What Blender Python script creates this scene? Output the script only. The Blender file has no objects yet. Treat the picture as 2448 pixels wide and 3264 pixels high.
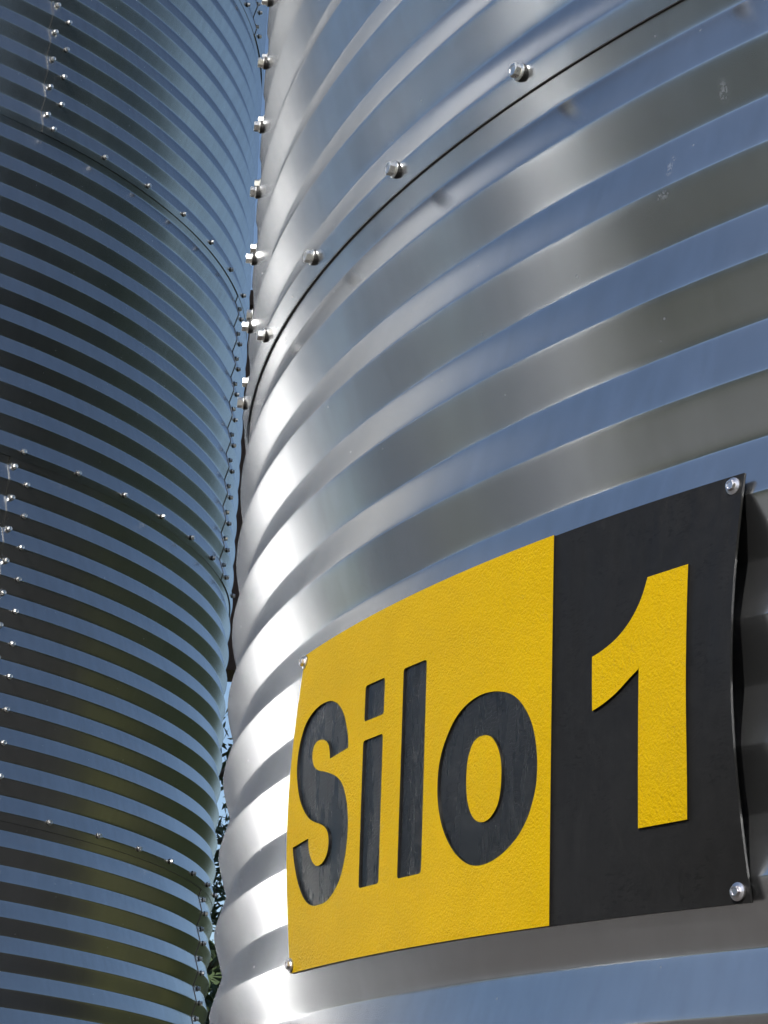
import bpy, bmesh, math, random
from mathutils import Vector, Matrix, noise
from mathutils.geometry import delaunay_2d_cdt
R_ = math.radians
sc = bpy.context.scene
C = sc.collection
random.seed(7)

# ------------------------------------------------------------------ camera
cam_d = bpy.data.cameras.new('camera'); cam = bpy.data.objects.new('camera', cam_d); C.objects.link(cam)
cam_d.sensor_fit = 'VERTICAL'; cam_d.sensor_height = 36.0; cam_d.lens = 36.0 * 7134.3 / 3264.0
cam_d.clip_start = 0.05; cam_d.clip_end = 2000.0
PITCH, ROLL = 0.321537, 0.037880
cr, sr, cp, sp = math.cos(ROLL), math.sin(ROLL), math.cos(PITCH), math.sin(PITCH)
right, up, fwd = Vector((cr, -sr*sp, sr*cp)), Vector((-sr, -cr*sp, cr*cp)), Vector((0, cp, sp))
m = Matrix.Identity(4)
for i in range(3):
    m[i][0], m[i][1], m[i][2] = right[i], up[i], -fwd[i]
cam.matrix_world = m
sc.camera = cam

# ------------------------------------------------------------------ sky, sun, exposure
SUN_AZ, SUN_EL = R_(22), R_(33)      # azimuth: degrees to the left of straight behind the camera
sun_dir = Vector((-math.sin(SUN_AZ)*math.cos(SUN_EL), -math.cos(SUN_AZ)*math.cos(SUN_EL), math.sin(SUN_EL)))
w = bpy.data.worlds.new('World'); sc.world = w; w.use_nodes = True
nt = w.node_tree; bg = nt.nodes['Background']
sky = nt.nodes.new('ShaderNodeTexSky'); sky.sky_type = 'NISHITA'; sky.sun_disc = False
sky.sun_elevation = SUN_EL; sky.sun_rotation = math.atan2(sun_dir.x, sun_dir.y)
sky.altitude = 300; sky.air_density = 1.0; sky.dust_density = 1.6; sky.ozone_density = 1.6
nt.links.new(sky.outputs[0], bg.inputs[0]); bg.inputs[1].default_value = 0.098
sd = bpy.data.lights.new('sun', 'SUN'); sd.energy = 4.4; sd.angle = R_(0.53); sd.color = (1.0, 0.965, 0.915)
sun = bpy.data.objects.new('sun', sd); C.objects.link(sun)
sun.rotation_euler = sun_dir.to_track_quat('Z', 'Y').to_euler()
sun.location = (-6, -12, 14)
sc.view_settings.view_transform = 'Standard'; sc.view_settings.look = 'None'
sc.view_settings.exposure = 0.40; sc.view_settings.gamma = 1.0
sc.cycles.max_bounces = 10; sc.cycles.glossy_bounces = 8
sc.cycles.sample_clamp_indirect = 14.0; sc.cycles.blur_glossy = 0.0

# ------------------------------------------------------------------ materials
class NT:
    def __init__(s, name):
        s.m = bpy.data.materials.new(name); s.m.use_nodes = True
        s.t = s.m.node_tree; s.b = s.t.nodes['Principled BSDF']
    def n(s, typ, **kw):
        nd = s.t.nodes.new(typ)
        for k, v in kw.items():
            if k.startswith('i_'):
                key = k[2:]
                nd.inputs[int(key) if key.isdigit() else key.replace('_', ' ')].default_value = v
            else: setattr(nd, k, v)
        return nd
    def l(s, a, b): s.t.links.new(a, b)
    def pos(s): return s.n('ShaderNodeNewGeometry').outputs['Position']
    def noise(s, vec, scale, detail=3, rough=0.5):
        nd = s.n('ShaderNodeTexNoise'); nd.inputs['Scale'].default_value = scale
        nd.inputs['Detail'].default_value = detail; nd.inputs['Roughness'].default_value = rough
        s.l(vec, nd.inputs['Vector']); return nd.outputs['Fac']
    def ramp(s, fac, stops):
        nd = s.n('ShaderNodeValToRGB'); e = nd.color_ramp.elements
        e[0].position, e[0].color = stops[0][0], (*stops[0][1], 1)
        e[1].position, e[1].color = stops[-1][0], (*stops[-1][1], 1)
        for p, c in stops[1:-1]:
            x = e.new(p); x.color = (*c, 1)
        s.l(fac, nd.inputs[0]); return nd.outputs[0]
    def map(s, fac, a, b, c, d):
        nd = s.n('ShaderNodeMapRange'); s.l(fac, nd.inputs[0])
        for i, v in enumerate((a, b, c, d)): nd.inputs[i+1].default_value = v
        return nd.outputs[0]
    def math(s, op, a, b):
        nd = s.n('ShaderNodeMath', operation=op)
        for i, v in enumerate((a, b)):
            if isinstance(v, (int, float)): nd.inputs[i].default_value = v
            else: s.l(v, nd.inputs[i])
        return nd.outputs[0]
    def scale(s, vec, v):
        nd = s.n('ShaderNodeVectorMath', operation='MULTIPLY'); s.l(vec, nd.inputs[0]); nd.inputs[1].default_value = v
        return nd.outputs[0]
    def bump(s, h, strength, dist, prev=None):
        nd = s.n('ShaderNodeBump'); nd.inputs['Strength'].default_value = strength; nd.inputs['Distance'].default_value = dist
        s.l(h, nd.inputs['Height'])
        if prev is not None: s.l(prev, nd.inputs['Normal'])
        return nd.outputs[0]
    def set(s, **kw):
        for k, v in kw.items():
            i = s.b.inputs[k.replace('_', ' ')]
            if isinstance(v, (int, float, tuple)): i.default_value = v
            else: s.l(v, i)
        return s.m

def zinc(name, base, r0, r1, dents=(), grain=0.25, broad=.08, rb=.45, scuffs=()):
    M = NT(name); p = M.pos()
    cloud = M.noise(p, 7, 3, 0.5); spangle = M.noise(p, 260, 3, 0.6)
    streak = M.noise(M.scale(p, (38, 38, 1.6)), 1.0, 4, 0.6)
    col = M.ramp(cloud, [(0.25, tuple(c*0.90 for c in base)), (0.75, base)])
    mixd = M.n('ShaderNodeMixRGB', blend_type='MULTIPLY'); mixd.inputs[0].default_value = 1.0
    M.l(col, mixd.inputs[1]); M.l(M.ramp(streak, [(0.25, (.88, .88, .87)), (0.75, (1, 1, 1))]), mixd.inputs[2])
    rr = M.map(M.noise(p, 3.0, 3, .5), .3, .7, r0, r1)
    b1 = M.bump(M.noise(p, 2.2, 1, .4), 0.05, 0.003)
    b2 = M.bump(M.noise(p, 330, 2, .5), grain, 0.00002, b1)
    last = b2
    for d in dents:
        dist = M.n('ShaderNodeVectorMath', operation='DISTANCE'); M.l(p, dist.inputs[0]); dist.inputs[1].default_value = d[:3]
        last = M.bump(M.map(dist.outputs['Value'], 0, d[3], 0, 1), d[4], 0.004, last)
    oi = M.n('ShaderNodeObjectInfo')                       # sheets differ slightly from one another
    tone = M.n('ShaderNodeMixRGB', blend_type='MULTIPLY'); tone.inputs[0].default_value = 1.0
    M.l(mixd.outputs[0], tone.inputs[1]); M.l(M.ramp(oi.outputs['Random'], [(0, (.89, .90, .91)), (1, (1, 1, 1))]), tone.inputs[2])
    mixd = tone
    M.set(Base_Color=mixd.outputs[0], Metallic=1.0, Roughness=rr, Normal=last)
    # weathered zinc: a sharper and a broader metallic lobe
    gl = M.n('ShaderNodeBsdfAnisotropic'); gl.distribution = 'MULTI_GGX'; gl.inputs['Roughness'].default_value = rb
    M.l(mixd.outputs[0], gl.inputs['Color']); M.l(last, gl.inputs['Normal'])
    mx = M.n('ShaderNodeMixShader')
    vo = M.n('ShaderNodeTexVoronoi'); vo.inputs['Scale'].default_value = 34; M.l(p, vo.inputs['Vector'])
    pick = M.n('ShaderNodeSeparateColor'); M.l(vo.outputs['Color'], pick.inputs[0])
    dots = M.math('MULTIPLY', M.map(vo.outputs['Distance'], .03, .06, 1, 0), M.map(pick.outputs[0], .62, .64, 0, 1))
    dull = M.map(M.noise(M.scale(p, (3, 3, 1.2)), 1.0, 5, .65), .5, .75, 0, .07)     # dull oxide patches
    fac = M.math('ADD', M.math('ADD', dull, broad - .02), M.math('MULTIPLY', dots, .45))
    for q in scuffs:                                                                  # rubbed marks: x, y, z, width, height
        d = M.n('ShaderNodeVectorMath', operation='SUBTRACT'); M.l(p, d.inputs[0]); d.inputs[1].default_value = q[:3]
        e = M.n('ShaderNodeVectorMath', operation='MULTIPLY'); M.l(d.outputs[0], e.inputs[0]); e.inputs[1].default_value = (1/q[3], 1/q[3], 1/q[4])
        ln_ = M.n('ShaderNodeVectorMath', operation='LENGTH'); M.l(e.outputs[0], ln_.inputs[0])
        ms = M.math('MULTIPLY', M.map(ln_.outputs['Value'], .3, 1.0, 1, 0), M.map(M.noise(p, 240, 3, .7), .40, .6, 0, 1))
        fac = M.math('ADD', fac, M.math('MULTIPLY', ms, .6))
    M.l(fac, mx.inputs[0])
    M.l(M.b.outputs[0], mx.inputs[1]); M.l(gl.outputs[0], mx.inputs[2])
    M.l(mx.outputs[0], M.t.nodes['Material Output'].inputs['Surface'])
    return M.m

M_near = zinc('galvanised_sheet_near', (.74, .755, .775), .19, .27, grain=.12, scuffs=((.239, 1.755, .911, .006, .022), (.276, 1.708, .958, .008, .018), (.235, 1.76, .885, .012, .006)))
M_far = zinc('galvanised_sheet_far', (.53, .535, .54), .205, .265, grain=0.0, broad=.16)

def bolt_mat():
    M = NT('zinc_bolt'); p = M.pos()
    return M.set(Base_Color=(.78, .77, .74, 1), Metallic=1.0, Roughness=M.map(M.noise(p, 300, 2), .3, .7, .26, .38))
M_bolt = bolt_mat()
def simple(name, col, rough, metal=0.0, nscale=40, var=.8):
    M = NT(name); p = M.pos()
    return M.set(Base_Color=M.ramp(M.noise(p, nscale, 3), [(.3, tuple(c*var for c in col)), (.7, col)]), Roughness=rough, Metallic=metal)
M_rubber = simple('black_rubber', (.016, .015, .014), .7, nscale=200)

def yellow_mat():
    M = NT('yellow_plastic'); p = M.pos()
    ti = M.n('ShaderNodeTexCoord').outputs['Object']
    n1 = M.noise(ti, 430, 3, .6); n2 = M.noise(ti, 170, 2, .5)
    col = M.ramp(M.noise(ti, 14, 4, .6), [(.3, (.385, .247, .0003)), (.7, (.425, .274, .0005))])
    b = M.bump(n2, .6, .0011); b = M.bump(n1, 1.0, .0014, b)
    M.b.inputs['Specular IOR Level'].default_value = .08
    return M.set(Base_Color=col, Roughness=.5, Normal=b)
def black_mat(name, col, rough, tool=1.0, spec=.5):
    M = NT(name); p = M.n('ShaderNodeTexCoord').outputs['Object']
    wv = M.n('ShaderNodeTexWave', wave_type='BANDS', bands_direction='Z'); M.l(p, wv.inputs['Vector'])
    wv.inputs['Scale'].default_value = 70; wv.inputs['Distortion'].default_value = 30; wv.inputs['Detail'].default_value = 2
    wv.inputs['Detail Scale'].default_value = .35
    fine = M.noise(p, 420, 3, .6); patch = M.noise(M.scale(p, (60, 60, 9)), 1.0, 4, .65)
    h = M.math('MULTIPLY', wv.outputs['Fac'], M.map(patch, .52, .72, 0, 1))
    b = M.bump(h, .25*tool, .0004); b = M.bump(fine, .3*tool, .0003, b)
    c0 = M.ramp(M.noise(p, 60, 4, .65), [(.35, tuple(x*.75 for x in col)), (.65, col)])
    # chatter marks of the milling cutter: short dark dashes in loose rows
    dash = M.noise(M.scale(p, (150, 150, 420)), 1.0, 2, .5); rows = M.noise(p, 30, 2, .5)
    mk = M.math('MULTIPLY', M.map(dash, .54, .60, 0, 1), M.map(rows, .50, .58, 0, 1))
    cm = M.n('ShaderNodeMixRGB'); M.l(mk, cm.inputs[0]); M.l(c0, cm.inputs[1]); cm.inputs[2].default_value = (*[x*(.25 if tool > 1 else .6) for x in col], 1)
    c = cm.outputs[0]
    b = M.bump(mk, .5*tool, -.0003, b) if tool > 1 else M.bump(mk, .15, -.0002, b)
    M.b.inputs['Specular IOR Level'].default_value = spec
    return M.set(Base_Color=c, Roughness=M.map(patch, .35, .65, rough-.13, rough+.08), Normal=b)
M_yellow = yellow_mat()
M_black = black_mat('black_plastic', (.010, .0098, .0098), .45, .6, .22)
M_letter = black_mat('milled_black_plastic', (.0045, .0042, .004), .30, 1.4, .8)
M_leaf = simple('shaded_leaf', (.05, .085, .022), .5, nscale=6, var=.55)
M_wood_leaf = simple('woodland_leaf', (.045, .075, .022), .7, nscale=.7, var=.45)
M_bark = simple('bark', (.10, .075, .055), .85, nscale=14, var=.5)
M_plank = simple('dark_stained_plank', (.055, .032, .022), .75, nscale=8, var=.6)

def ground_mat():
    M = NT('grass_ground'); p = M.pos()
    big = M.noise(p, .16, 4, .6); fine = M.noise(p, 9, 4, .7)
    a = M.ramp(big, [(.30, (.095, .080, .045)), (.48, (.14, .14, .030)), (.7, (.16, .17, .030))])
    mx = M.n('ShaderNodeMixRGB', blend_type='MULTIPLY'); mx.inputs[0].default_value = 1
    M.l(a, mx.inputs[1]); M.l(M.ramp(fine, [(.3, (.6, .6, .6)), (.7, (1, 1, 1))]), mx.inputs[2])
    return M.set(Base_Color=mx.outputs[0], Roughness=.95, Normal=M.bump(fine, .8, .05))
def gravel_mat():
    M = NT('gravel'); p = M.pos(); fine = M.noise(p, 38, 4, .7); big = M.noise(p, .5, 3)
    mx = M.n('ShaderNodeMixRGB', blend_type='MULTIPLY'); mx.inputs[0].default_value = 1
    M.l(M.ramp(fine, [(.3, (.17, .168, .162)), (.7, (.34, .335, .325))]), mx.inputs[1])
    M.l(M.ramp(big, [(.3, (.7, .7, .7)), (.7, (1, 1, 1))]), mx.inputs[2])
    return M.set(Base_Color=mx.outputs[0], Roughness=.95, Normal=M.bump(fine, .9, .02))
M_ground, M_gravel = ground_mat(), gravel_mat()
M_trod = simple('trodden_soil', (.085, .072, .060), .95, nscale=5, var=.55)
M_soil = simple('dark_soil', (.028, .025, .020), .95, nscale=3, var=.6)

# ------------------------------------------------------------------ helpers
def obj(name, me, mat=None, parent=None):
    if mat is not None and not me.materials: me.materials.append(mat)
    o = bpy.data.objects.new(name, me); C.objects.link(o)
    if parent is not None: o.parent = parent
    return o
def from_py(name, vs, fs, smooth=True):
    me = bpy.data.meshes.new(name); me.from_pydata(vs, [], fs); me.update()
    if smooth: me.polygons.foreach_set('use_smooth', [True]*len(me.polygons))
    return me
def from_bm(name, bm, smooth=False):
    me = bpy.data.meshes.new(name); bm.to_mesh(me); bm.free()
    if smooth: me.polygons.foreach_set('use_smooth', [True]*len(me.polygons))
    return me
def empty(name, loc, label=None, cat=None):
    o = bpy.data.objects.new(name, None); C.objects.link(o); o.location = loc; o.empty_display_size = .3
    if label: o['label'] = label; o['category'] = cat
    return o
def box(bm, x0, x1, y0, y1, z0, z1):
    v = [bm.verts.new(c) for c in [(x0,y0,z0),(x1,y0,z0),(x1,y1,z0),(x0,y1,z0),(x0,y0,z1),(x1,y0,z1),(x1,y1,z1),(x0,y1,z1)]]
    for f in [(0,3,2,1),(4,5,6,7),(0,1,5,4),(1,2,6,5),(2,3,7,6),(3,0,4,7)]: bm.faces.new([v[i] for i in f])

GZ = -1.62
# ------------------------------------------------------------------ setting
gm = from_py('ground', [(-700,-700,GZ),(700,-700,GZ),(700,700,GZ),(-700,700,GZ)], [(0,1,2,3)], False)
g = obj('ground', gm, M_ground); g['kind'] = 'structure'
def blob(name, cx, cy, rx, ry, z, mat, seed):
    vs = [(cx, cy, z)]; n = 72
    for i in range(n):
        a = 2*math.pi*i/n; k = 1 + .16*noise.noise(Vector((math.cos(a)*1.7+seed, math.sin(a)*1.7, seed)))
        vs.append((cx+rx*k*math.cos(a), cy+ry*k*math.sin(a), z))
    o = obj(name, from_py(name, vs, [(0, 1+i, 1+(i+1) % n) for i in range(n)], False), mat); o['kind'] = 'structure'
blob('bare_soil', 17.0, 5.2, 21.0, 7.5, GZ+.004, M_soil, 8.3)
blob('gravel_yard', -15.0, 4.0, 21.0, 20.0, GZ+.006, M_gravel, 3.1)
blob('trodden_soil', -4.5, 3.0, 7.5, 7.0, GZ+.011, M_trod, 5.7)

# ------------------------------------------------------------------ corrugated silos
P = 0.1016; AMP = 0.0145; RING = 11*P
def profile(d):
    """inward depth at distance d below a crest: straight flanks, tight rounded bends"""
    t = (d/P) % 1.0
    k = 0.085
    x = abs(t-.5)*2           # 1 at crest, 0 at valley
    # rounded triangle wave
    def soft(u): return math.sqrt(u*u + k*k)
    y = (soft(x) - soft(0))/(soft(1)-soft(0))
    # round the crest end too
    yc = 1-x
    y = (soft(x) - soft(0) - (soft(yc) - k) + 1)/2.0
    lo = (soft(0)-soft(0)-(soft(1)-k)+1)/2; hi = (soft(1)-soft(0)+1)/2
    return AMP*(1-(y-lo)/(hi-lo))
def panel_mesh(name, rad, lipdrop):
    """one curved wall sheet, angle 0..73.6 deg, z 0 at its lower edge; crest sits lipdrop above the lower edge"""
    NA, per = 130, 24
    top = RING + 0.030
    offs = (0, .008, .016, .026, .040, .065, .12)
    zs = {0.0, top}
    for j in range(-2, 26):            # rows gathered at the bends
        for o_ in offs:
            for sg in (-1, 1):
                z = lipdrop + (j*.5 + sg*o_)*P
                if 0.0005 < z < top-.0005: zs.add(round(z, 6))
    for j in range(1, 14): 
        if j*.007 < .09: zs.add(j*.007)
    zs = sorted(zs)
    angs = [R_(73.6)*i/NA for i in range(NA+1)]
    vs, fs = [], []
    def rr(a, z):
        return rad - profile(lipdrop - z) + .0024*(1-a/angs[-1]) + .0026*max(0, 1-z/.09)
    cols = [(angs[0], -.0008)] + [(a, 0) for a in angs]
    rows = [(0.0, -.0013)] + [(z, 0) for z in zs]
    for zi, (z, dz) in enumerate(rows):
        for (a, da) in cols:
            r = rr(a, z) + dz + da
            vs.append((r*math.sin(a), -r*math.cos(a), z))
    nc = len(cols)
    for j in range(len(rows)-1):
        for i in range(nc-1):
            fs.append((j*nc+i, j*nc+i+1, (j+1)*nc+i+1, (j+1)*nc+i))
    me = from_py(name, vs, fs)
    # crisp fold at the cut edges
    sharp = set()
    for i in range(nc): sharp.add(nc+i)
    for e in me.edges:
        a, b = e.vertices
        if (a//nc == 1 and b//nc == 1) or (a % nc == 1 and b % nc == 1): e.use_edge_sharp = True
    return me

def bolt_meshes(af, hh, fl, washer_t, pref):
    bm = bmesh.new()
    rc = af/2/math.cos(R_(30))
    def ring(r, z, n, ph=0): return [bm.verts.new((r*math.cos(2*math.pi*i/n+ph), r*math.sin(2*math.pi*i/n+ph), z)) for i in range(n)]
    def skin(a, b):
        n = len(a)
        for i in range(n): bm.faces.new((a[i], a[(i+1) % n], b[(i+1) % n], b[i]))
    f0 = ring(fl/2, washer_t, 20); f1 = ring(fl/2, washer_t+.0010, 20); f2 = ring(af*.52, washer_t+.0020, 20)
    skin(f0, f1); skin(f1, f2); bm.faces.new(f2)
    h0 = ring(rc, washer_t+.0012, 6); h1 = ring(rc, washer_t+hh-.0007, 6)
    skin(h0, h1)
    # chamfered, slightly dished top
    h2 = ring(af*.485, washer_t+hh, 12, R_(15) if False else 0)
    for i in range(6):
        a, b = h1[i], h1[(i+1) % 6]; c0, c1, c2 = h2[2*i], h2[2*i+1], h2[(2*i+2) % 12]
        bm.faces.new((a, c1, c0)); bm.faces.new((a, b, c1)); bm.faces.new((b, c2, c1))
    h3 = ring(af*.36, washer_t+hh, 12); skin(h2, h3)
    h4 = ring(af*.30, washer_t+hh-.0006, 12); skin(h3, h4); bm.faces.new(h4)
    head = from_bm(pref+'_head', bm)
    bm = bmesh.new(); k = fl*.5
    a0 = [bm.verts.new((k*.97*math.cos(2*math.pi*i/20), k*.97*math.sin(2*math.pi*i/20), -.004)) for i in range(20)]
    a1 = [bm.verts.new((k*1.04*math.cos(2*math.pi*i/20), k*1.04*math.sin(2*math.pi*i/20), washer_t*.5)) for i in range(20)]
    a2 = [bm.verts.new((k*.95*math.cos(2*math.pi*i/20), k*.95*math.sin(2*math.pi*i/20), washer_t)) for i in range(20)]
    for i in range(20):
        j = (i+1) % 20; bm.faces.new((a0[i], a0[j], a1[j], a1[i])); bm.faces.new((a1[i], a1[j], a2[j], a2[i]))
    bm.faces.new(a2)
    return head, from_bm(pref+'_washer', bm, False)
HEAD, WASH = bolt_meshes(.0125, .0085, .0178, .0016, 'bolt')
HEAD.materials.append(M_bolt); WASH.materials.append(M_rubber)

class Silo:
    def __init__(s, name, cx, cy, rad, z_lap_crest, lipdrop, label, mat, seam0, k0, k1, stagger=36):
        s.c = Vector((cx, cy, 0)); s.r = rad; s.zc = z_lap_crest; s.mat = mat
        s.root = empty(name, (cx, cy, GZ), label, 'silo')
        me = panel_mesh(name+'_panel', rad, lipdrop); me.materials.append(mat)
        for k in range(k0, k1):                       # k = 0: ring standing on the measured lap
            off = seam0 + (stagger if k % 2 else 0)
            for j in range(5):
                o = obj('wall_panel', me, None, s.root)
                o.location = (0, 0, z_lap_crest - lipdrop + k*RING - GZ)
                o.rotation_euler = (0, 0, R_(off + 72*j))
        zt = z_lap_crest + k1*RING - GZ
        n = 60; vs = [(0, 0, zt+.42*rad)]
        for i in range(n): a = 2*math.pi*i/n; vs.append(((rad+.06)*math.sin(a), -(rad+.06)*math.cos(a), zt-.02))
        obj('roof', from_py('roof', vs, [(0, 1+i, 1+(i+1) % n) for i in range(n)], False), mat, s.root)
    def bolt(s, th, z, r):
        a = R_(th); n = Vector((math.sin(a), -math.cos(a), 0))
        o = obj('bolt', HEAD, None, s.root)
        q = n.to_track_quat('Z', 'Y') @ Matrix.Rotation(random.uniform(0, 1.05), 4, 'Z').to_quaternion()
        q = q @ Matrix.Rotation(random.uniform(-.04, .04), 4, 'X').to_quaternion()
        o.rotation_mode = 'QUATERNION'; o.rotation_quaternion = q
        o.location = n*(r+.0025) + Vector((0, 0, z-GZ))
        obj('washer', WASH, None, o)
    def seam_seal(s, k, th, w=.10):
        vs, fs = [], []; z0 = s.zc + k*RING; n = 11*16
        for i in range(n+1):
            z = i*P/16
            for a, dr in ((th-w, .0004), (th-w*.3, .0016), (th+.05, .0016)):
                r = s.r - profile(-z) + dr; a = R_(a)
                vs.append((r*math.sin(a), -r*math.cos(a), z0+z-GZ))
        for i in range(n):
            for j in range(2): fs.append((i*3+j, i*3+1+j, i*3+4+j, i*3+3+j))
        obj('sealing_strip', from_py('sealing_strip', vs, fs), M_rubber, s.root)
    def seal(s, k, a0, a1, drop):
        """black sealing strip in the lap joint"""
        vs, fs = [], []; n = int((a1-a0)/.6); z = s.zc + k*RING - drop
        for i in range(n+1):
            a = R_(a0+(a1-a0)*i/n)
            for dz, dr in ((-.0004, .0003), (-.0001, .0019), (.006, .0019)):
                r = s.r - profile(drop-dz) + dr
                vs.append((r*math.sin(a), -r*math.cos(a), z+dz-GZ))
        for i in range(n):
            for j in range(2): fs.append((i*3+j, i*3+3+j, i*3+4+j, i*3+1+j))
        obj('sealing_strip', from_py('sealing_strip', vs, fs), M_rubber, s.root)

NX, NY, NR, NZ0 = 1.9106, 3.0340, 2.1108, 1.0950
near = Silo('silo', NX, NY, NR, NZ0, .0246, 'large corrugated galvanised silo on the right carrying the yellow and black sign', M_near, -86.6, -3, 9, 44)
for i in range(-3, 5): near.bolt(-58.1 - 6.62*i if i < 4 else -84.5, NZ0-.004, NR+.001)
for i in range(1, 9): near.bolt(-84.1, NZ0+i*P, NR+.0015)
for i in range(0, 9): near.bolt(-86.2, NZ0+(i+.5)*P, NR-AMP+.0095)
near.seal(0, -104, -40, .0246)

FX, FY, FR, FZ0 = -2.7913, 8.0212, 2.2321, 3.6954-2.46*P
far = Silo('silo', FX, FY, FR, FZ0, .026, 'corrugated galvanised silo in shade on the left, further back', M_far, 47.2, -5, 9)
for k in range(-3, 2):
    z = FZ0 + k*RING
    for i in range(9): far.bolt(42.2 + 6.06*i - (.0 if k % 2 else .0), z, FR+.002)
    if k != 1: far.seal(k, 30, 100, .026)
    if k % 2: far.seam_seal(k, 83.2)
    for i in range(1, 12):
        zc = z + i*P
        if k % 2: # seams on the left, near the picture's edge
            far.bolt(48.9 if k == -1 else 47.9, zc - (0), FR+.0015) if False else None
        th_c, th_v = (84.4, 84.9) if k % 2 else (48.9, 47.8)
        if zc > 5.4: break
        if i < 11: far.bolt(th_c, zc, FR+.0005)
        far.bolt(th_v, zc-P/2, FR-AMP+.0015)

# the row of silos goes on to the left of the frame (they show as the soft bright streaks mirrored in the near wall)
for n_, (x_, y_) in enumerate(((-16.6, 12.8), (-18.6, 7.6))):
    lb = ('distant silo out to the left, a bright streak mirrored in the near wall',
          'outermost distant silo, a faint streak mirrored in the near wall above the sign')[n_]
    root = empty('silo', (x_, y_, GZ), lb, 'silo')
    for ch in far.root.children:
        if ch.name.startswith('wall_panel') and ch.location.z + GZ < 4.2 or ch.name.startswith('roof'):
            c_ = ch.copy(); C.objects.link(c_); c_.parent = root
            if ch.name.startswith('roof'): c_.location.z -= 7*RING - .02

# ------------------------------------------------------------------ the sign
THL, THR = -69.89, -50.195
ZT = (.6040, .6040); ZB = (.2704, .2626)
TOPT = .005; CUT = .0024
def bow(s): return .011*max(0, 1-s/.35)**2 + .020*max(0, (s-.6)/.4)**2.6
def S3(s, t, off):
    th = R_(THL + (THR-THL)*s); zb = ZB[0]+(ZB[1]-ZB[0])*s; zt = ZT[0]+(ZT[1]-ZT[0])*s
    r = NR + TOPT + .0015 + bow(s)*math.sin(math.pi*min(max(t, 0), 1)) + off
    return (NX + r*math.sin(th), NY - r*math.cos(th), zb+(zt-zb)*t)
SW, SH = .7265, .337     # real width and height of the sign, for rounding in metres
def rnd(poly, rad):
    out = []; n = len(poly)
    for i in range(n):
        p = [Vector((poly[(i+d) % n][0]*SW, poly[(i+d) % n][1]*SH)) for d in (-1, 0, 1)]
        a, b = (p[0]-p[1]), (p[2]-p[1]); r = min(rad, a.length*.4, b.length*.4)
        A, B = p[1]+a.normalized()*r, p[1]+b.normalized()*r
        for k in range(5):
            u = k/4; q = A*(1-u)**2 + p[1]*2*u*(1-u) + B*u*u
            out.append((q.x/SW, q.y/SH))
    return out
def smooth_closed(poly, corners=(), sub=4):
    out = []; n = len(poly)
    for i in range(n):
        p1, p2 = poly[i], poly[(i+1) % n]
        p0 = poly[i-1] if i not in corners else p1
        p3 = poly[(i+2) % n] if (i+1) % n not in corners else p2
        for k in range(sub):
            u = k/sub; q = []
            for c in (0, 1):
                q.append(.5*(2*p1[c] + (p2[c]-p0[c])*u + (2*p0[c]-5*p1[c]+4*p2[c]-p3[c])*u*u + (3*p1[c]-p0[c]-3*p2[c]+p3[c])*u**3))
            out.append(tuple(q))
    return out
L_S = [(0.1366,0.6105),(0.1932,0.6219),(0.1924,0.6504),(0.1837,0.6988),(0.17,0.7428),(0.1511,0.7737),(0.1305,0.7915),(0.1104,0.7975),(0.0864,0.7958),(0.0631,0.7842),(0.0412,0.7579),(0.0291,0.7191),(0.0231,0.671),(0.0231,0.62),(0.0305,0.5633),(0.0428,0.513),(0.0584,0.4761),(0.0769,0.4473),(0.0966,0.4307),(0.1138,0.4199),(0.1292,0.4059),(0.139,0.3875),(0.1426,0.3661),(0.1423,0.3425),(0.1374,0.3203),(0.1267,0.303),(0.1136,0.2958),(0.1021,0.2989),(0.0923,0.3109),(0.0843,0.3285),(0.0779,0.3544),(0.0751,0.388),(0.0215,0.3762),(0.0239,0.3493),(0.0311,0.3055),(0.0412,0.2613),(0.0553,0.2234),(0.0715,0.1972),(0.0916,0.1821),(0.1134,0.1792),(0.1404,0.1837),(0.1625,0.2031),(0.18,0.2318),(0.1915,0.2685),(0.199,0.3095),(0.2026,0.3583),(0.2026,0.405),(0.1986,0.4474),(0.1906,0.4872),(0.1785,0.5219),(0.1612,0.5468),(0.1422,0.5629),(0.1212,0.5768),(0.0998,0.5881),(0.0854,0.604),(0.0781,0.6244),(0.0755,0.6432),(0.0769,0.664),(0.0818,0.6764),(0.0929,0.6834),(0.1086,0.68),(0.1228,0.6673),(0.1318,0.6462)]
L_o = [(0.5811,0.6293),(0.6021,0.617),(0.6207,0.5965),(0.6373,0.5638),(0.6497,0.5278),(0.6581,0.486),(0.663,0.438),(0.664,0.3968),(0.6624,0.3566),(0.656,0.3154),(0.6467,0.2776),(0.6314,0.2413),(0.6119,0.2134),(0.5901,0.1935),(0.5676,0.1825),(0.5465,0.1807),(0.5269,0.1887),(0.5089,0.2063),(0.4902,0.2348),(0.4732,0.274),(0.4603,0.3178),(0.4519,0.369),(0.449,0.4161),(0.4506,0.4675),(0.4568,0.5093),(0.4667,0.5442),(0.4824,0.5823),(0.5003,0.6083),(0.5204,0.625),(0.5424,0.6339),(0.5619,0.6343)]
L_oi = [(0.5575,0.5205),(0.5704,0.5106),(0.5802,0.4899),(0.5868,0.4665),(0.5914,0.4361),(0.5924,0.3992),(0.5906,0.3581),(0.5849,0.3261),(0.5739,0.3034),(0.5615,0.2926),(0.5487,0.2936),(0.5377,0.3033),(0.5286,0.3217),(0.5215,0.3503),(0.518,0.3806),(0.5167,0.4183),(0.5181,0.4607),(0.5231,0.4886),(0.5305,0.5102),(0.5423,0.5207)]
L_l = [(.351,.790),(.413,.790),(.4145,.194),(.352,.194)]
L_i = [(.240,.624),(.298,.624),(.3005,.195),(.242,.195)]
L_d = [(.240,.789),(.298,.789),(.2985,.681),(.2405,.681)]
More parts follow.
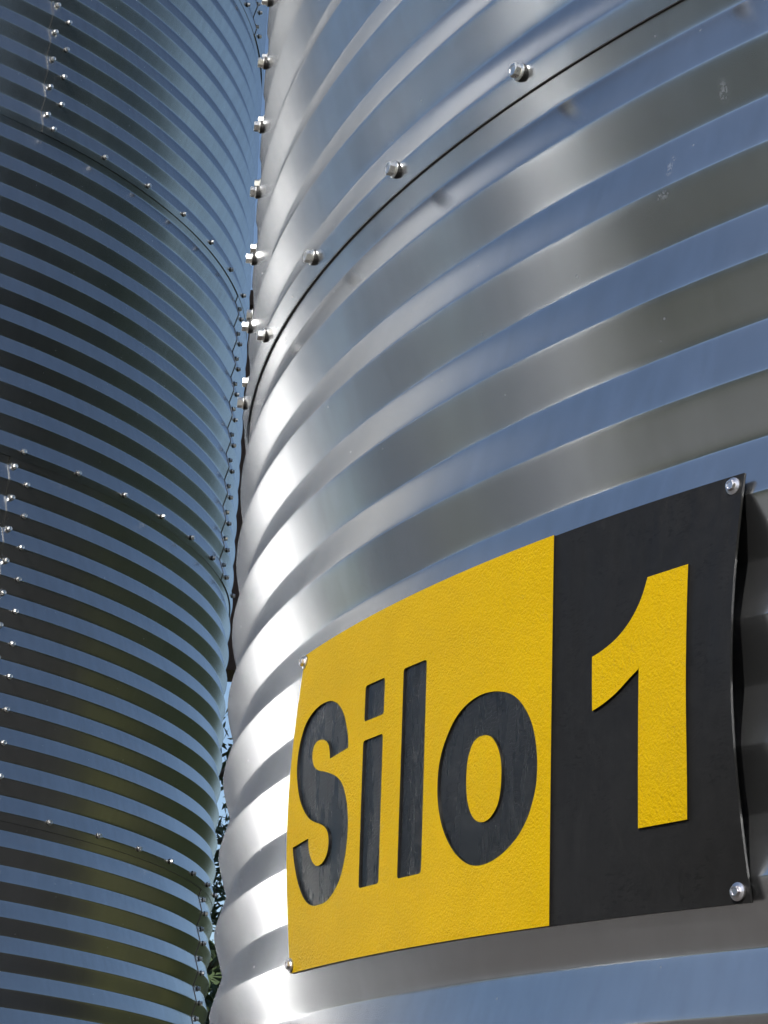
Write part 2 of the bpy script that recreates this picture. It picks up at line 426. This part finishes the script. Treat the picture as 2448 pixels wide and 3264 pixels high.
L_1 = [(.9280,.8035),(.930,.594),(.9285,.3476),(.9235,.198),(.8445,.198),(.8475,.3748),(.8490,.5654),(.8478,.5785),(.8326,.5627),(.8094,.5361),(.7858,.5175),(.7662,.507),(.7655,.5765),(.7652,.644),(.7845,.6535),(.8079,.6717),(.8283,.6991),(.8436,.732),(.8539,.7671),(.8606,.8035)]
P_S = smooth_closed(L_S, (0, 1, 31, 32), 4); P_o = smooth_closed(L_o, (), 4); P_oi = smooth_closed(L_oi, (), 4)
P_l, P_i, P_d = rnd(L_l, .004), rnd(L_i, .004), rnd(L_d, .004)
P_1 = smooth_closed(L_1, (0, 3, 4, 7, 11, 13, 19), 3)
MIDS = .690
def dens(poly, step=.01):
    out = []; n = len(poly)
    for i in range(n):
        a, b = poly[i], poly[(i+1) % n]; k = max(1, int(max(abs(a[0]-b[0]), abs(a[1]-b[1]))/step))
        for j in range(k): out.append((a[0]+(b[0]-a[0])*j/k, a[1]+(b[1]-a[1])*j/k))
    return out
def inside(p, poly):
    x, y = p; c = False; n = len(poly); j = n-1
    for i in range(n):
        xi, yi = poly[i]; xj, yj = poly[j]
        if (yi > y) != (yj > y) and x < (xj-xi)*(y-yi)/(yj-yi)+xi: c = not c
        j = i
    return c
def cut_sheet(name, outer, holes, islands, top, bottom, side_mat=False, grid=(60, 40), ragged=0.0):
    """curved sheet with openings: returns a mesh whose walls run from top down to bottom (radial offsets)"""
    loops = [dens(outer)] + [dens(h) for h in holes] + [dens(i) for i in islands]
    vs, es = [], []
    for lp in loops:
        b = len(vs); n = len(lp)
        for i, p in enumerate(lp): vs.append(Vector(p)); es.append((b+i, b+(i+1) % n))
    nb = len(vs)
    xs = [p[0] for p in outer]; ys = [p[1] for p in outer]
    for i in range(1, grid[0]):
        for j in range(1, grid[1]):
            p = (min(xs)+(max(xs)-min(xs))*i/grid[0], min(ys)+(max(ys)-min(ys))*j/grid[1])
            if inside(p, outer): vs.append(Vector(p))
    V, E_, F, ov, oe, of = delaunay_2d_cdt(vs, es, [], 0, 1e-6)
    keep = []
    for f in F:
        c = (sum(V[i].x for i in f)/len(f), sum(V[i].y for i in f)/len(f))
        if not inside(c, outer): continue
        if any(inside(c, h) for h in holes) and not any(inside(c, k) for k in islands): continue
        keep.append(f)
    N = len(V); faces, mats, edge, used = [], [], {}, {}
    pts, uv = [], []
    def vid(i, lower):
        k = (i, lower)
        if k not in used:
            used[k] = len(pts); pts.append(S3(V[i].x, V[i].y, bottom if lower else top)); uv.append((V[i].x, V[i].y))
        return used[k]
    for f in keep:
        faces.append(tuple(vid(i, 0) for i in f)); mats.append(0)
        for i in range(len(f)): edge[(f[i], f[(i+1) % len(f)])] = 1
    for (a, b) in list(edge):
        if (b, a) not in edge: faces.append((vid(b, 0), vid(a, 0), vid(a, 1), vid(b, 1))); mats.append(1)
    me = bpy.data.meshes.new(name); me.from_pydata(pts, [], faces); me.update()
    me.materials.append(M_yellow); me.materials.append(M_black)
    me.polygons.foreach_set('material_index', mats)
    me.polygons.foreach_set('use_smooth', [True]*len(mats))
    nn = []
    for x, y in uv:
        e = 1e-3; A = Vector(S3(x+e, y, top))-Vector(S3(x-e, y, top)); B = Vector(S3(x, y+e, top))-Vector(S3(x, y-e, top))
        nn.append(A.cross(B).normalized())
    ln = []
    for p_ in me.polygons:
        for li in p_.loop_indices:
            v = me.loops[li].vertex_index
            ln.append(nn[v]*(1 if p_.normal.dot(nn[v]) >= 0 else -1) if p_.material_index == 0 else p_.normal.copy())
    me.normals_split_custom_set(ln)
    return me
def loc_sign(me):
    o = S3(.5, .5, 0)
    me.transform(Matrix.Translation(-Vector(o))); return me
sign = empty('silo_sign', S3(.5, .5, 0), 'yellow and black plastic sign reading Silo 1 screwed to the corrugated silo wall', 'sign')
rect = [(0, 0), (1, 0), (1, 1), (0, 1)]
base = cut_sheet('backing_plate', rect, [], [], -CUT, -TOPT, grid=(70, 30))
base.materials.clear(); base.materials.append(M_black); base.materials.append(M_black)
obj('backing_plate', loc_sign(base), None, sign)
# rear skin of the plate
rear = cut_sheet('rear_skin', rect, [], [], -TOPT, -TOPT+.0005, grid=(70, 30)); rear.materials.clear(); rear.materials.append(M_black); rear.materials.append(M_black)
obj('rear_face', loc_sign(rear), None, sign)
face = cut_sheet('yellow_face', [(0, 0), (MIDS, 0), (MIDS, 1), (0, 1)], [P_S, P_i, P_d, P_l, P_o], [P_oi], 0, -CUT-.0003)
obj('yellow_face', loc_sign(face), None, sign)
one = cut_sheet('raised_numeral', P_1, [], [], 0, -CUT-.0003, grid=(16, 24))
o = obj('numeral_one', loc_sign(one), None, sign); o['label'] = 'raised yellow numeral 1 on the black end'
for nm, polys, isl in (('letter_s', P_S, []), ('letter_i', P_i, []), ('letter_i_dot', P_d, []), ('letter_l', P_l, []), ('letter_o', P_o, [P_oi])):
    me = cut_sheet(nm, polys, isl, [], -CUT+.0005, -CUT-.0002, grid=(22, 22))
    me.materials.clear(); me.materials.append(M_letter); me.materials.append(M_letter)
    obj(nm, loc_sign(me), None, sign)
SHEAD, SWASH = bolt_meshes(.0080, .0052, .0142, .0006, 'screw')
SHEAD.materials.append(simple('bare_steel_screw', (.74, .72, .74), .28, 1.0, 300, .85)); SWASH.materials.append(M_rubber)
for (s_, t_) in ((.9865, .972), (.985, .025), (.004, .975), (.006, .024)):
    off = 0 if s_ < MIDS else -CUT
    a, b, c = Vector(S3(s_, t_, off)), Vector(S3(s_, t_, off+.01)), Vector(S3(.5, .5, 0))
    o = obj('screw', SHEAD, None, sign); o.rotation_mode = 'QUATERNION'
    o.rotation_quaternion = (b-a).to_track_quat('Z', 'Y') @ Matrix.Rotation(random.uniform(0, 1), 4, 'Z').to_quaternion()
    o.location = a - c
    obj('washer', SWASH, None, o)

# ------------------------------------------------------------------ behind the gap: gallery and tree
gal = empty('elevated_gallery', (-.4, 15.5, GZ), 'dark brown elevated plank gallery glimpsed high in the gap between the silos', 'gallery')
zb, zt = 3.93-GZ, 6.7-GZ
npl = 14; pw = 7.0/npl; gx = -3.35
bm = bmesh.new(); box(bm, -pw/2+.006, pw/2-.006, -.02, .02, 0, zt-zb); plank_me = from_bm('plank', bm); plank_me.materials.append(M_plank)
for i in range(npl):
    o = obj('plank', plank_me, None, gal); o.location = (gx-3.5+pw*(i+.5), random.uniform(-.004, .004), zb)
bm = bmesh.new(); box(bm, gx-3.5, gx+3.5, .03, .42, zb+.02, zb+.12); obj('floor', from_bm('floor', bm), M_plank, gal)
bm = bmesh.new(); box(bm, gx-3.55, gx+3.55, -.15, .55, zt+.003, zt+.12); obj('roof', from_bm('roof', bm), M_plank, gal)
bm = bmesh.new(); box(bm, -.07, .07, -.07, .07, 0, zb+.018); post = from_bm('post', bm); post.materials.append(M_plank)
for x in (gx-3.2, gx+2.0):
    for y in (.14, .34): o = obj('post', post, None, gal); o.location = (x, y, 0)

def leaf_quads(bm, c, ln, wd, rng):
    d = Vector((rng.gauss(0, 1), rng.gauss(0, 1), rng.gauss(-.35, .8))).normalized()
    s_ = d.cross(Vector((rng.gauss(0, 1), rng.gauss(0, 1), rng.gauss(0, 1)))).normalized()*wd*.5
    v = [bm.verts.new(c - d*ln*.5), bm.verts.new(c + s_), bm.verts.new(c + d*ln*.5), bm.verts.new(c - s_)]
    bm.faces.new(v)
def gap_tree(x, y, label, z0, z1, rad, n, ln, seed):
    rng = random.Random(seed)
    t = empty('tree', (x, y, GZ), label, 'tree')
    bm = bmesh.new()
    prev = None
    for k in range(9):
        u = k/8; z = u*(z1-GZ)*.85; r = .12*(1-.8*u)
        ringv = [bm.verts.new((r*math.cos(i*math.pi/4)+.12*math.sin(u*4), r*math.sin(i*math.pi/4), z)) for i in range(8)]
        if prev:
            for i in range(8): bm.faces.new((prev[i], prev[(i+1) % 8], ringv[(i+1) % 8], ringv[i]))
        prev = ringv
    tips = []
    for k in range(26):
        z = rng.uniform((z0-GZ)*.9, (z1-GZ)*.85); a = rng.uniform(0, 6.28); L = rad*rng.uniform(.5, 1.0)
        p0 = Vector((.1, 0, z)); p1 = p0 + Vector((L*math.cos(a), L*math.sin(a), L*.45)); tips.append((p0, p1))
        for q in range(3):
            b0, b1 = p0.lerp(p1, q/3), p0.lerp(p1, (q+1)/3); w0, w1 = .022*(1-q/3.4), .022*(1-(q+1)/3.4)
            ax = (p1-p0).normalized(); u_ = ax.orthogonal().normalized(); v_ = ax.cross(u_)
            A = [bm.verts.new(b0+(u_*math.cos(i*1.571)+v_*math.sin(i*1.571))*w0) for i in range(4)]
            B = [bm.verts.new(b1+(u_*math.cos(i*1.571)+v_*math.sin(i*1.571))*w1) for i in range(4)]
            for i in range(4): bm.faces.new((A[i], A[(i+1) % 4], B[(i+1) % 4], B[i]))
    obj('trunk', from_bm('trunk', bm, True), M_bark, t)
    bm = bmesh.new()
    for k in range(n):
        p0, p1 = rng.choice(tips); u = rng.uniform(.1, 1.1)
        c = p0.lerp(p1, u) + Vector((rng.gauss(0, .16), rng.gauss(0, .16), rng.gauss(0, .14)))
        leaf_quads(bm, c, ln*rng.uniform(.7, 1.3), ln*.26, rng)
    obj('crown', from_bm('crown', bm), M_leaf, t)
gap_tree(-1.05, 12.6, 'narrow leaved tree whose leaves show against sky between the silos', .9, 3.3, 1.0, 5200, .085, 11)
gap_tree(-1.0, 11.6, 'dense dark shrubby tree low in the gap between the silos', -.9, 1.2, .9, 14000, .10, 12)

# ------------------------------------------------------------------ woodland round the yard (seen in the sheets' reflections)
rng = random.Random(5); bm = bmesh.new()
def clump(x, y, h, r):
    for k in range(420):
        a = rng.uniform(0, 6.283); e = rng.uniform(-1, 1); q = rng.uniform(.55, 1.0)
        c = Vector((x + r*q*math.cos(a)*math.sqrt(1-e*e), y + r*q*math.sin(a)*math.sqrt(1-e*e), GZ + h*.5 + h*.5*q*e))
        leaf_quads(bm, c, rng.uniform(.6, 1.1), rng.uniform(.5, .9), rng)
for i in range(34):      # to the right and ahead, in an arc
    az = R_(52 + 112*i/33); d = rng.uniform(25, 31)
    hh = rng.uniform(10, 12.5) if i < 18 else rng.uniform(7.5, 9.5)
    clump(d*math.sin(az), 8 - d*math.cos(az), hh, rng.uniform(2.0, 2.8)); clump((d+3)*math.sin(az+.03), 8 - (d+3)*math.cos(az+.03), hh*.9, 2.5)
for i in range(18): clump(-33 - rng.uniform(0, 6), -38 + i*2.6, rng.uniform(9, 13), rng.uniform(2.0, 2.9))
for i in range(14): clump(-30 + i*2.6, 34 + rng.uniform(0, 6), rng.uniform(5.0, 7), rng.uniform(1.9, 2.6))
wd = obj('woodland', from_bm('woodland', bm), M_wood_leaf)
wd['kind'] = 'stuff'; wd['label'] = 'dark woodland edge around the yard'; wd['category'] = 'woodland'
